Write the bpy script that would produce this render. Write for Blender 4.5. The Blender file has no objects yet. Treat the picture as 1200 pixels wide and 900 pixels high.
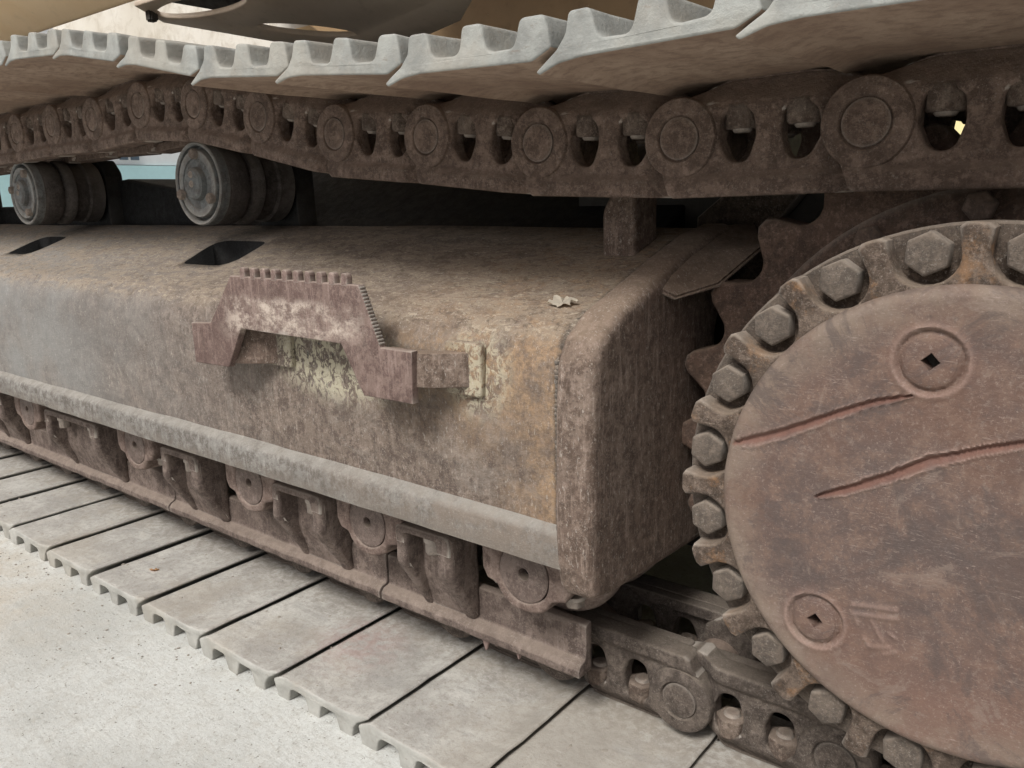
import bpy, bmesh, math, random
from mathutils import Vector, Matrix
import numpy as np
rnd = random.Random(7)
S = bpy.context.scene
C = S.collection
# ------------------------------------------------------------------ camera
cd = bpy.data.cameras.new('camera'); cam = bpy.data.objects.new('camera', cd); C.objects.link(cam)
Fv = Vector((-0.6127333, 0.76005593, -0.21650147)).normalized()
Rv = Vector((0.78162385, 0.62328879, -0.02398423)); Rv = (Rv - Fv * Rv.dot(Fv)).normalized()
Uv = Rv.cross(Fv)
cam.matrix_world = Matrix(((Rv.x, Uv.x, -Fv.x, 0), (Rv.y, Uv.y, -Fv.y, 0), (Rv.z, Uv.z, -Fv.z, .7265), (0, 0, 0, 1)))
cd.sensor_width = 36; cd.lens = 36 * 956.98 / 1200
cd.shift_x = 5.35 / 1200; cd.shift_y = -6.66 / 1200
cd.clip_start = .02; cd.clip_end = 2000
S.camera = cam
# ------------------------------------------------------------------ light
W = bpy.data.worlds.new('World'); S.world = W; W.use_nodes = True
wn = W.node_tree.nodes; wl = W.node_tree.links
bg = wn['Background']
sky = wn.new('ShaderNodeTexSky'); sky.sky_type = 'NISHITA'; sky.sun_disc = False
SUN_EL, SUN_AZ = 50, 176          # azimuth clockwise from +Y
sky.sun_elevation = math.radians(SUN_EL); sky.sun_rotation = math.radians(SUN_AZ)
sky.air_density = .7; sky.dust_density = 6; sky.ozone_density = 1
hs = wn.new('ShaderNodeHueSaturation'); hs.inputs['Saturation'].default_value = .6
wl.new(sky.outputs[0], hs.inputs['Color']); wl.new(hs.outputs[0], bg.inputs[0])
bg.inputs[1].default_value = .095
sd = bpy.data.lights.new('sun', 'SUN'); sun = bpy.data.objects.new('sun', sd); C.objects.link(sun)
sd.energy = 3.1; sd.angle = math.radians(18); sd.color = (1, .985, .955)
a, e = math.radians(SUN_AZ), math.radians(SUN_EL)
sdir = Vector((math.sin(a) * math.cos(e), math.cos(a) * math.cos(e), math.sin(e)))
sun.rotation_euler = sdir.to_track_quat('Z', 'Y').to_euler(); sun.location = (0, -3, 4)
S.view_settings.view_transform = 'Standard'; S.view_settings.look = 'None'
S.view_settings.exposure = 0.0; S.view_settings.gamma = 1
S.render.engine = 'CYCLES'
# ------------------------------------------------------------------ node helper
class NT:
    def __init__(s, name):
        s.m = bpy.data.materials.new(name); s.m.use_nodes = True
        s.n = s.m.node_tree.nodes; s.l = s.m.node_tree.links
        s.b = s.n['Principled BSDF']
        s.geo = s.n.new('ShaderNodeNewGeometry'); s.pos = s.geo.outputs['Position']
    def link(s, a, b): s.l.new(a, b)
    def val(s, sock, v):
        if hasattr(v, 'is_output') or isinstance(v, bpy.types.NodeSocket): s.l.new(v, sock)
        else: sock.default_value = v
    def map(s, scale, vec=None, rot=(0, 0, 0), loc=(0, 0, 0)):
        m = s.n.new('ShaderNodeMapping'); s.l.new(vec or s.pos, m.inputs[0])
        m.inputs['Scale'].default_value = scale; m.inputs['Rotation'].default_value = rot; m.inputs['Location'].default_value = loc
        return m.outputs[0]
    def noise(s, scale, detail=5, rough=.6, vec=None, dist=0):
        t = s.n.new('ShaderNodeTexNoise'); s.l.new(vec or s.pos, t.inputs['Vector'])
        t.inputs['Scale'].default_value = scale; t.inputs['Detail'].default_value = detail
        t.inputs['Roughness'].default_value = rough; t.inputs['Distortion'].default_value = dist
        return t.outputs[0]
    def vor(s, scale, vec=None, feat='F1', rnd=1):
        t = s.n.new('ShaderNodeTexVoronoi'); t.feature = feat; s.l.new(vec or s.pos, t.inputs['Vector'])
        t.inputs['Scale'].default_value = scale; t.inputs['Randomness'].default_value = rnd
        return t.outputs[0]
    def math(s, op, a, b=0, c=0):
        t = s.n.new('ShaderNodeMath'); t.operation = op; t.use_clamp = False
        s.val(t.inputs[0], a); s.val(t.inputs[1], b); s.val(t.inputs[2], c)
        return t.outputs[0]
    def step(s, v, lo, hi, a=0., b=1.):
        t = s.n.new('ShaderNodeMapRange'); t.interpolation_type = 'SMOOTHSTEP'
        s.val(t.inputs[0], v); t.inputs[1].default_value = lo; t.inputs[2].default_value = hi
        t.inputs[3].default_value = a; t.inputs[4].default_value = b
        return t.outputs[0]
    def mix(s, f, a, b, mode='MIX'):
        t = s.n.new('ShaderNodeMix'); t.data_type = 'RGBA'; t.blend_type = mode
        s.val(t.inputs[0], f)
        for k, v in ((6, a), (7, b)):
            if isinstance(v, tuple): v = v + (1,) if len(v) == 3 else v
            s.val(t.inputs[k], v)
        return t.outputs[2]
    def sep(s, v):
        t = s.n.new('ShaderNodeSeparateXYZ'); s.l.new(v, t.inputs[0]); return t.outputs
    def dist(s, p, sc):
        m = s.map(sc, loc=tuple(-p[i] * sc[i] for i in range(3)))
        t = s.n.new('ShaderNodeVectorMath'); t.operation = 'LENGTH'; s.l.new(m, t.inputs[0]); return t.outputs['Value']
    def bump(s, h, strength=.5, d=.002, prev=None):
        t = s.n.new('ShaderNodeBump'); s.l.new(h, t.inputs['Height'])
        t.inputs['Strength'].default_value = strength; t.inputs['Distance'].default_value = d
        if prev: s.l.new(prev, t.inputs['Normal'])
        return t.outputs[0]
    def done(s, col, rough=.85, normal=None, metal=0., spec=.3):
        s.val(s.b.inputs['Base Color'], col + (1,) if isinstance(col, tuple) else col)
        s.val(s.b.inputs['Roughness'], rough); s.b.inputs['Metallic'].default_value = metal
        s.b.inputs['Specular IOR Level'].default_value = spec
        if normal: s.l.new(normal, s.b.inputs['Normal'])
        return s.m

def metal(name, a, b, c, dust=(.36, .33, .28), dust_amt=.6, speck=.5, streak=.35, rough=.78, bump=.6, edge=.35, big=5, extra=None, speckcol=(.55, .5, .44), metallic=0., fleck=.0, warm=.6, mott=.8):
    t = NT(name)
    wk = warm / .6; wf = lambda c_: (c_[0] * (.79 + .04 * wk), c_[1] * (.79 - .03 * wk), c_[2] * (.79 - .075 * wk))
    a, b, c, dust = wf(a), wf(b), wf(c), wf(dust); speck *= .55
    n1 = t.noise(big, 6, .66); n2 = t.noise(42, 9, .78); n3 = t.noise(170, 6, .8); n4 = t.noise(520, 4, .8)
    dk = tuple(x * .28 for x in a)
    col = t.mix(t.step(n1, .38, .60), a, b)
    col = t.mix(t.step(n2, .43, .57, 0, .95), col, c)
    KK = min(1, a[0] / .11)
    st = t.noise(1, 6, .75, t.map((120, 120, 11)))
    col = t.mix(t.step(st, .52, .66, 0, streak), col, tuple(min(1, x * 1.7 + .05 * KK) for x in b))
    st2 = t.noise(1, 6, .75, t.map((80, 80, 8), loc=(3, 7, 1)))
    col = t.mix(t.step(st2, .53, .68, 0, streak * .9), col, dk)
    col = t.mix(t.step(n3, .50, .62, 0, .5 * mott), col, dk)
    col = t.mix(t.step(t.noise(75, 8, .85, t.map((1, 1, 1), loc=(4, 2, 9))), .51, .60, 0, .36 * mott), col, dk)
    col = t.mix(t.step(t.noise(95, 8, .82, t.map((1, 1, 1), loc=(8, 8, 8))), .51, .60, 0, .5 * mott), col, tuple(min(1, x * 1.75 + .04 * KK) for x in b))
    if extra: col = extra(t, col)
    nz = t.sep(t.geo.outputs['Normal'])[2]
    up = t.step(nz, .15, .9)
    d = t.math('MULTIPLY', up, t.step(t.noise(22, 7, .7), .30, .62, .35, dust_amt))
    col = t.mix(d, col, dust)
    # pale chips and grit
    sp = t.step(t.noise(380, 4, .85), .555, .63, 0, speck)
    sp = t.math('MULTIPLY', sp, t.step(t.noise(17, 5, .7), .40, .58, .3, 1))
    col = t.mix(sp, col, speckcol)
    if fleck:
        f = t.noise(1, 3, .7, t.map((300, 300, 130), loc=(9, 2, 4)), 0.6)
        col = t.mix(t.step(f, .60, .67, 0, fleck), col, (.62, .58, .52))
    pt = t.geo.outputs['Pointiness']
    col = t.mix(t.step(pt, .53, .62, 0, edge), col, speckcol)
    h = t.math('ADD', t.math('MULTIPLY', n2, 1.), t.math('ADD', t.math('MULTIPLY', n3, .6), t.math('MULTIPLY', n4, .25)))
    nb = t.bump(h, bump, .0035)
    r = t.step(n2, .3, .7, rough - .12, rough + .12)
    return t.done(col, r, nb, metallic, .35)
# ------------------------------------------------------------------ materials
def ex_side(t, col):
    x, y, z = t.sep(t.pos)
    crv = t.math('MULTIPLY', t.step(x, -.541, -.531), t.step(t.noise(60, 5, .7), .3, .55, .4, .95))
    b1 = t.noise(1, 5, .7, t.map((2.2, 2.2, 5), loc=(1, 4, 2)), .6)
    col = t.mix(t.step(b1, .46, .62, 0, .6), col, (.10, .08, .068))
    b2 = t.noise(1, 6, .75, t.map((9, 9, 14), loc=(5, 4, 2)), .8)
    col = t.mix(t.step(b2, .50, .66, 0, .38), col, (.33, .29, .25))
    sm_ = t.noise(1, 7, .8, t.map((14, 14, 60), loc=(2, 9, 2)), 1.4)
    col = t.mix(t.step(sm_, .55, .66, 0, .5), col, (.09, .075, .066))
    def orust(col):
        m = t.math('MULTIPLY', t.step(x, -.98, -.62), t.step(z, .36, .54))
        m2 = t.math('MULTIPLY', t.step(x, -.66, -.53), t.step(z, .25, .42, .55, 1))
        m = t.math('MAXIMUM', m, m2)
        m = t.math('MULTIPLY', m, t.step(t.noise(19, 6, .7), .33, .6, .15, 1))
        f = t.step(t.noise(130, 5, .75), .38, .6, .35, .95)
        return t.mix(t.math('MULTIPLY', m, f), col, t.mix(t.noise(90, 4, .7), (.25, .145, .08), (.48, .34, .205)))
    col = orust(col)
    col = t.mix(crv, col, (.03, .024, .02))
    # cool grey sheen painted into the colour, stronger towards the left
    g = t.math('MULTIPLY', t.step(x, -1.0, -2.1), t.step(t.noise(6, 4, .6), .3, .6, .5, .9))
    col = t.mix(g, col, t.mix(t.noise(60, 5, .7), (.18, .18, .175), (.30, .30, .285)))
    # flaking cream paint behind the step and around its right foot
    d1 = t.dist((-.93, .75, .50), (1 / .15, 3, 1 / .062)); d2 = t.dist((-.655, .75, .515), (1 / .055, 3, 1 / .06))
    m = t.math('MAXIMUM', t.step(d1, 1.25, .5), t.step(d2, 1.25, .5, 0, .8))
    fl = t.noise(1, 6, .75, t.map((75, 75, 55)), .8)
    col = t.mix(t.math('MULTIPLY', m, t.step(fl, .46, .54, 0, .9)), col, (.50, .46, .34))
    fl2 = t.noise(1, 6, .7, t.map((85, 85, 60), loc=(5, 3, 1)), .8)
    col = t.mix(t.math('MULTIPLY', m, t.step(fl2, .62, .66, 0, .85)), col, (.035, .055, .05))
    # tan mud blooms on the sloping top
    nz = t.sep(t.geo.outputs['Normal'])[2]
    cr = t.noise(1, 7, .75, t.map((16, 34, 34)), 1.2)
    col = t.mix(t.math('MULTIPLY', t.step(nz, .3, .8), t.step(cr, .44, .56, 0, .7)), col, (.33, .27, .20))
    cr2 = t.noise(1, 7, .8, t.map((50, 80, 80), loc=(4, 4, 4)), 1.)
    col = t.mix(t.math('MULTIPLY', t.step(nz, .2, .8), t.step(cr2, .53, .60, 0, .8)), col, (.085, .062, .045))
    cr3 = t.noise(1, 7, .8, t.map((60, 140, 140), rot=(0, 0, .5), loc=(1, 7, 4)), 1.)
    col = t.mix(t.math('MULTIPLY', t.step(nz, .2, .8), t.step(cr3, .55, .62, 0, .7)), col, (.56, .49, .38))
    return col
M = {}
M['frame'] = metal('frame_steel', (.175, .145, .125), (.24, .205, .175), (.13, .105, .09), dust=(.22, .185, .15), dust_amt=.30, speck=.5, streak=.4, bump=.75, extra=ex_side, edge=.15, fleck=.3, mott=.75)
M['end'] = metal('end_cover_steel', (.175, .132, .108), (.245, .20, .168), (.12, .09, .072), dust=(.33, .27, .21), speck=.5, streak=.45, bump=.6, edge=.3, fleck=.35, mott=0.65)
def ex_band(t, col):
    x, y, z = t.sep(t.pos)
    m = t.math('MULTIPLY', t.step(x, -1.2, -.6), t.step(t.noise(18, 6, .75), .36, .6, .1, .95))
    col = t.mix(m, col, (.20, .165, .135))
    m = t.math('MULTIPLY', t.step(z, .318, .292), t.step(t.noise(30, 6, .75), .38, .6, .1, .85))
    return t.mix(m, col, (.19, .165, .14))
M['band'] = metal('rail_steel', (.22, .215, .20), (.30, .295, .275), (.15, .135, .12), dust=(.38, .37, .335), dust_amt=.7, speck=.5, streak=.3, bump=.7, edge=.2, extra=ex_band, warm=.2, mott=0.45)
M['guard'] = metal('guard_steel', (.155, .126, .112), (.225, .19, .170), (.105, .083, .074), dust=(.33, .29, .25), dust_amt=.65, speck=.45, streak=.25, bump=.8, edge=.95, mott=0.4)  # strong pale edges, here and on the rollers, are painted highlights over wear
M['roller'] = metal('roller_casting', (.20, .155, .135), (.27, .22, .195), (.135, .10, .088), dust=(.36, .32, .28), speck=.4, streak=.15, bump=.7, edge=.7, mott=0.45)
M['disc'] = metal('shaft_end_steel', (.15, .12, .108), (.20, .165, .15), (.115, .09, .08), speck=.35, streak=.1, bump=.4, edge=.4, rough=.6, mott=0.4)
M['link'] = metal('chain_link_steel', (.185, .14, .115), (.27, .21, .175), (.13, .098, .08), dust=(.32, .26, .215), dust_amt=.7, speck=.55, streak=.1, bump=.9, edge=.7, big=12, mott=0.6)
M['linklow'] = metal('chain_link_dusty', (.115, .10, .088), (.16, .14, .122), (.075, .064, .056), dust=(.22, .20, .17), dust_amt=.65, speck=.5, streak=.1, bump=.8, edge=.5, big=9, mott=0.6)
M['bolt'] = metal('bolt_steel', (.16, .135, .115), (.22, .185, .155), (.11, .085, .07), dust=(.3, .26, .22), speck=.4, streak=0, bump=.7, edge=.5, big=20)
M['sprocket'] = metal('sprocket_steel', (.12, .08, .06), (.165, .115, .088), (.085, .06, .048), dust=(.22, .17, .13), speck=.3, streak=.1, bump=.6, edge=.35)
M['hub'] = metal('hub_casting', (.085, .066, .05), (.13, .104, .082), (.056, .042, .032), dust=(.36, .31, .25), speck=.5, streak=.1, bump=.9, edge=.6, big=14)
def ex_orange(t, col):
    d = t.step(t.noise(24, 6, .75), .52, .68)
    return t.mix(t.math('MULTIPLY', d, .5), col, (.34, .18, .08))
M['rib'] = metal('hub_rib_casting', (.125, .098, .078), (.185, .15, .122), (.083, .064, .05), dust=(.36, .31, .25), speck=.5, streak=.1, bump=.9, edge=.6, big=14, extra=ex_orange)
M['step'] = metal('step_steel', (.22, .165, .15), (.28, .22, .20), (.17, .125, .115), dust=(.42, .38, .34), speck=.35, streak=.3, bump=.35, edge=.5, mott=0.5)
def ex_step(t, col):
    x, y, z = t.sep(t.pos)
    m = t.math('MULTIPLY', t.step(z, .60, .585), t.step(z, .515, .55))
    m = t.math('MULTIPLY', m, t.math('MULTIPLY', t.step(x, -1.15, -1.06), t.step(x, -.78, -.84)))
    fl = t.noise(1, 8, .82, t.map((30, 30, 42)), .1)
    fl2 = t.noise(1, 8, .82, t.map((11, 11, 16), loc=(3, 0, 1)), .1)
    return t.mix(t.math('MULTIPLY', m, t.math('MULTIPLY', t.step(fl2, .40, .58, .15, 1), t.step(fl, .42, .56, .1, .85))), col, (.54, .46, .39))
M['stepplate'] = metal('step_plate_steel', (.165, .12, .108), (.225, .172, .155), (.13, .09, .082), dust=(.42, .38, .34), speck=.35, streak=.35, bump=.35, edge=.5, extra=ex_step, mott=0.45)
M['carrier'] = metal('carrier_roller_steel', (.085, .078, .076), (.125, .118, .115), (.06, .055, .052), dust=(.27, .25, .22), speck=.25, streak=.05, bump=.5, edge=.3, mott=0.35)
M['cap'] = metal('carrier_cap_paint', (.17, .185, .185), (.225, .24, .24), (.12, .115, .11), speck=.4, streak=.1, bump=.45, edge=.4, warm=0, mott=0.35)
M['dark'] = metal('deep_shade_black', (.011, .012, .013), (.018, .018, .018), (.009, .009, .009), dust=(.025, .023, .022), warm=0, speck=.12, streak=.2, bump=.5, edge=.1, mott=0.2)  # near-black that puts deep shade into the colour of recessed parts

def shoe_mat(name, inner):
    t = NT(name)
    if inner == 'brown':
        n = t.noise(9, 6, .65, t.map((1, .5, 1))); n2 = t.noise(60, 7, .7)
        col = t.mix(t.step(n, .35, .65), (.27, .19, .14), (.41, .31, .235))
        col = t.mix(t.step(n2, .44, .62, 0, .6), col, (.21, .145, .11))
        col = t.mix(t.step(t.noise(240, 4, .8), .62, .72, 0, .5), col, (.5, .42, .34))
    elif inner == 'grey':
        n = t.noise(7, 7, .68); n2 = t.noise(70, 7, .72)
        col = t.mix(t.step(n, .36, .64), (.38, .37, .345), (.55, .545, .51))
        col = t.mix(t.step(n2, .45, .72, 0, .55), col, (.25, .225, .20))
        sm = t.noise(1, 6, .7, t.map((9, 26, 9), rot=(0, 0, .5)), 1.5)
        col = t.mix(t.step(sm, .52, .62, 0, .4), col, (.30, .295, .28))
        col = t.mix(t.step(t.noise(180, 6, .85), .53, .62, 0, .45), col, (.22, .20, .175))
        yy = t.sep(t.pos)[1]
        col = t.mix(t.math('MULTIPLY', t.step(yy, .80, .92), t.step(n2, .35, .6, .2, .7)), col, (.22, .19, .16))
        sc = t.noise(1, 3, .6, t.map((20, 160, 20), rot=(0, 0, -.6)), .4)
        col = t.mix(t.step(sc, .66, .73, 0, .5), col, (.66, .65, .62))
        d = t.step(t.dist((-.98, .80, 0), (1 / .10, 1 / .10, 1)), 1.2, .2, 0, .38)
        col = t.mix(t.math('MULTIPLY', d, t.step(t.noise(35, 5, .7), .35, .6)), col, (.40, .24, .22))
        col = t.mix(t.step(t.noise(300, 4, .8), .62, .70, 0, .55), col, (.68, .66, .62))
        col = t.mix(t.step(t.noise(120, 3, .7, t.map((1, 1, 1), loc=(7, 1, 3))), .70, .74, 0, .8), col, (.10, .09, .08))
    else:  # pale cast ends and grousers
        n = t.noise(18, 6, .65); n2 = t.noise(110, 6, .75)
        base = ((.255, .26, .247), (.38, .39, .37)) if inner == 'pale' else ((.34, .335, .31), (.46, .455, .425))
        col = t.mix(t.step(n, .35, .65), *base)
        col = t.mix(t.step(n2, .52, .76, 0, .6), col, (.30, .275, .245))
        col = t.mix(t.step(t.noise(1, 4, .7, t.map((40, 40, 130))), .64, .72, 0, .55), col, (.22, .18, .15))
    n3 = t.noise(190, 6, .75)
    if inner != 'brown':
        big_ = t.noise(1, 5, .7, t.map((3.1, 3.1, 3.1), loc=(2, 2, 2)))
        col = t.mix(t.step(big_, .46, .60, 0, .45), col, (.38, .345, .29))
        col = t.mix(1., col, (.90, .885, .87) if inner == 'grey' else (.92, .92, .91), 'MULTIPLY')
    h = t.math('ADD', n2, t.math('MULTIPLY', n3, .5))
    return t.done(col, .86, t.bump(h, .55, .003), 0, .25)
M['shoe_brown'] = shoe_mat('shoe_inner_rust', 'brown'); M['shoe_grey'] = shoe_mat('shoe_inner_dusty', 'grey')
M['shoe_pale'] = shoe_mat('shoe_worn_pale', 'pale'); M['shoe_edge'] = shoe_mat('shoe_worn_grey', 'edge')

def cover_mat():
    t = NT('cover_plate_cast')
    n1 = t.noise(7, 6, .62); n2 = t.noise(48, 8, .72); n3 = t.noise(260, 5, .8)
    col = t.mix(t.step(n1, .36, .64), (.15, .092, .068), (.120, .088, .076))
    col = t.mix(t.step(n2, .44, .62, 0, .65), col, (.215, .148, .112))
    col = t.mix(t.step(t.noise(90, 6, .7, t.map((1, 1, 1), loc=(2, 5, 1))), .52, .72, 0, .6), col, (.11, .085, .075))
    x, y, z = t.sep(t.pos)
    # reddish tone to the low right
    m = t.math('MULTIPLY', t.step(z, .38, .24), t.step(x, -.30, -.10))
    col = t.mix(t.math('MULTIPLY', m, t.step(n1, .3, .6, .3, .8)), col, (.19, .118, .09))
    # rubbed pale rim
    rr = t.dist((-.114, .75, .431), (1, 0, 1))
    m = t.math('MULTIPLY', t.step(rr, .165, .216), t.step(t.noise(20, 6, .7), .35, .6, .2, .85))
    col = t.mix(m, col, (.25, .205, .16))
    col = t.mix(t.step(t.noise(330, 4, .85), .57, .65, 0, .4), col, (.42, .35, .30))
    col = t.mix(t.step(t.noise(130, 7, .85, t.map((1, 1, 1), loc=(6, 1, 1))), .54, .62, 0, .55), col, (.24, .195, .165))
    col = t.mix(t.step(t.noise(9, 6, .75, t.map((1, 1, 1), loc=(2, 8, 1)), 1.), .50, .62, 0, .6), col, (.085, .07, .065))
    col = t.mix(t.step(t.noise(15, 6, .8, t.map((1, 1, 1), loc=(7, 8, 1)), 1.), .54, .64, 0, .5), col, (.25, .20, .165))
    for k, (rx, sc) in enumerate(((.5, (80, 80, 620)), (-.9, (70, 70, 540)), (1.9, (90, 90, 600)), (2.6, (60, 60, 700)))):
        v = t.noise(1, 4, .7, t.map(sc, rot=(0, rx, 0), loc=(k * 3, 0, k)), 1.2)
        v = t.math('MULTIPLY', t.step(v, .60, .66, 0, .4), t.step(t.noise(13, 3, .6, t.map((1, 1, 1), loc=(k * 5, 2, 1))), .50, .62))
        col = t.mix(v, col, (.42, .35, .30))
    at = t.n.new('ShaderNodeAttribute'); at.attribute_name = 'gouge'
    sx = t.n.new('ShaderNodeSeparateColor'); t.l.new(at.outputs['Color'], sx.inputs[0])
    g = t.math('MULTIPLY', sx.outputs[0], t.step(n2, .2, .5, .6, 1))
    col = t.mix(g, col, t.mix(t.noise(120, 5, .7), (.10, .048, .036), (.26, .135, .10)))
    col = t.mix(t.math('MULTIPLY', sx.outputs[1], t.step(n3, .35, .6, .35, .9)), col, (.40, .29, .24))
    col = t.mix(1., col, (.86, .82, .82), 'MULTIPLY')
    h = t.math('ADD', n2, t.math('MULTIPLY', n3, .5))
    return t.done(col, t.step(n2, .3, .7, .6, .85), t.bump(h, .5, .0028), 0, .4)
M['cover'] = cover_mat()

def paint_mat(name, a, b, rust=.3, rough=.6, streak=None):
    t = NT(name)
    n = t.noise(3, 6, .6); n2 = t.noise(30, 7, .7)
    col = t.mix(t.step(n, .35, .65), a, b)
    col = t.mix(t.step(n2, .5, .75, 0, rust), col, tuple(x * .45 for x in a))
    if streak:
        s_ = t.noise(1, 6, .7, t.map((12, 70, 12), rot=(0, 0, .35)), .6)
        col = t.mix(t.step(s_, .45, .65, 0, .6), col, streak)
    col = t.mix(t.step(t.noise(60, 4, .7), .68, .72, 0, .7), col, (.6, .5, .33))
    return t.done(col, rough, t.bump(n2, .2, .002), 0, .4)
M['tan'] = paint_mat('body_paint_tan', (.78, .56, .33), (.84, .64, .42), .15, .45)
M['bodybrown'] = paint_mat('body_paint_brown', (.30, .20, .105), (.40, .27, .145), .4)
M['bodygrey'] = paint_mat('body_plate_dusty', (.58, .48, .38), (.68, .58, .48), .3)
M['bodypale'] = paint_mat('body_plate_pale', (.62, .58, .50), (.72, .69, .62), .15, .8, (.45, .40, .32))
M['ochre'] = paint_mat('body_paint_ochre', (.62, .44, .20), (.70, .52, .28), .25)

def simple(name, col, rough=.8):
    t = NT(name); n = t.noise(8, 5, .6)
    return t.done(t.mix(n, tuple(c * .85 for c in col), col), rough, t.bump(t.noise(60, 5, .7), .2, .002))
M['white'] = simple('wall_white', (.9, .9, .89)); M['teal'] = simple('wall_teal', (.58, .86, .88)); M['yellow'] = simple('wall_yellow', (.78, .68, .36))
M['glass'] = simple('window_dark', (.12, .16, .2), .3); M['orange'] = simple('roof_orange', (.62, .28, .14))
M['black'] = simple('hole_gap_shade', (.02, .02, .02)); M['leaf'] = simple('dry_leaf', (.66, .60, .50)); M['leafo'] = simple('dry_leaf_orange', (.62, .38, .2))  # black is a flat colour standing for shade in the gap and shaft holes
M['grit'] = simple('grit_grey', (.30, .27, .23)); M['mud'] = simple('dry_mud', (.26, .19, .17))
# ------------------------------------------------------------------ mesh helpers
_tmp = bpy.data.collections.new('tmp'); S.collection.children.link(_tmp)
def poly2mesh(outer, holes, thick, bevel, res=2):
    cu = bpy.data.curves.new('c', 'CURVE'); cu.dimensions = '2D'; cu.fill_mode = 'BOTH'
    for loop in [outer] + list(holes):
        sp = cu.splines.new('POLY'); sp.points.add(len(loop) - 1)
        for p, q in zip(sp.points, loop): p.co = (q[0], q[1], 0, 1)
        sp.use_cyclic_u = True
    cu.extrude = max(0, thick / 2 - bevel); cu.bevel_depth = bevel; cu.bevel_resolution = res; cu.offset = -bevel
    o = bpy.data.objects.new('c', cu); _tmp.objects.link(o)
    dg = bpy.context.evaluated_depsgraph_get(); dg.update()
    me = bpy.data.meshes.new_from_object(o.evaluated_get(dg)); bpy.data.objects.remove(o)
    bm = bmesh.new(); bm.from_mesh(me); bmesh.ops.remove_doubles(bm, verts=bm.verts, dist=1e-5)
    return bm
def remap(bm, f):
    for v in bm.verts: v.co = Vector(f(v.co))
    bmesh.ops.recalc_face_normals(bm, faces=bm.faces)
    return bm
def fin(bm, name, mat, smooth=35):
    bm.normal_update()
    if not any(e_.is_boundary for e_ in bm.edges) and bm.calc_volume(signed=True) < 0: bmesh.ops.reverse_faces(bm, faces=bm.faces[:]); bm.normal_update()
    me = bpy.data.meshes.new(name); bm.to_mesh(me); bm.free()
    for m_ in (mat if isinstance(mat, (list, tuple)) else [mat]): me.materials.append(M[m_] if isinstance(m_, str) else m_)
    if smooth is not None:
        me.shade_smooth()
        me.set_sharp_from_angle(angle=math.radians(smooth))
    return me
def XZ(outer, holes, y0, y1, bevel=.003, res=2):      # outline in X,Z, thickness along Y
    bm = poly2mesh(outer, holes, y1 - y0, bevel, res); c = (y0 + y1) / 2
    return remap(bm, lambda v: (v.x, v.z + c, v.y))
def YZ(outer, holes, x0, x1, bevel=.003, res=2):      # outline in Y,Z, thickness along X
    bm = poly2mesh(outer, holes, x1 - x0, bevel, res); c = (x0 + x1) / 2
    return remap(bm, lambda v: (v.z + c, v.x, v.y))
def XY(outer, holes, z0, z1, bevel=.003, res=2):
    bm = poly2mesh(outer, holes, z1 - z0, bevel, res); c = (z0 + z1) / 2
    return remap(bm, lambda v: (v.x, v.y, v.z + c))
def fillet(pts, n=4):
    out = []
    N = len(pts)
    for i in range(N):
        p = pts[i]; r = p[2] if len(p) > 2 else 0
        P0 = Vector(p[:2])
        if r <= 0: out.append(tuple(P0)); continue
        A = Vector(pts[i - 1][:2]); B = Vector(pts[(i + 1) % N][:2])
        u = (A - P0); v = (B - P0); la, lb = u.length, v.length; u.normalize(); v.normalize()
        ang = u.angle(v)
        if ang > 3.1: out.append(tuple(P0)); continue
        d = min(r / math.tan(ang / 2), la * .48, lb * .48)
        a_, b_ = P0 + u * d, P0 + v * d
        for k in range(n + 1):
            s = k / n; q = a_ * (1 - s) ** 2 + P0 * 2 * s * (1 - s) + b_ * s * s
            out.append((q.x, q.y))
    return out
def circ(cx, cz, r, n=24, a0=0, a1=360, end=False):
    m = n if not end else n
    return [(cx + r * math.cos(math.radians(a0 + (a1 - a0) * k / m)), cz + r * math.sin(math.radians(a0 + (a1 - a0) * k / m))) for k in range(m + (1 if end else 0))]
def rrect(x0, z0, x1, z1, r): return fillet([(x0, z0, r), (x1, z0, r), (x1, z1, r), (x0, z1, r)])
def lathe(prof, n=48, c=(0, 0, 0), axis='Y'):         # prof: (radius, t along axis)
    bm = bmesh.new(); rings = []
    for r, t in prof:
        ring = []
        for k in range(n):
            a_ = 2 * math.pi * k / n
            x, z = r * math.cos(a_), r * math.sin(a_)
            co = {'Y': (x, t, z), 'Z': (x, z, t), 'X': (t, x, z)}[axis]
            ring.append(bm.verts.new((co[0] + c[0], co[1] + c[1], co[2] + c[2])))
        rings.append(ring)
    for A, B in zip(rings, rings[1:]):
        for k in range(n): bm.faces.new((A[k], A[(k + 1) % n], B[(k + 1) % n], B[k]))
    bm.faces.new(rings[0]); bm.faces.new(rings[-1])
    bmesh.ops.remove_doubles(bm, verts=bm.verts, dist=1e-6)
    bmesh.ops.recalc_face_normals(bm, faces=bm.faces)
    return bm
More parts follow.
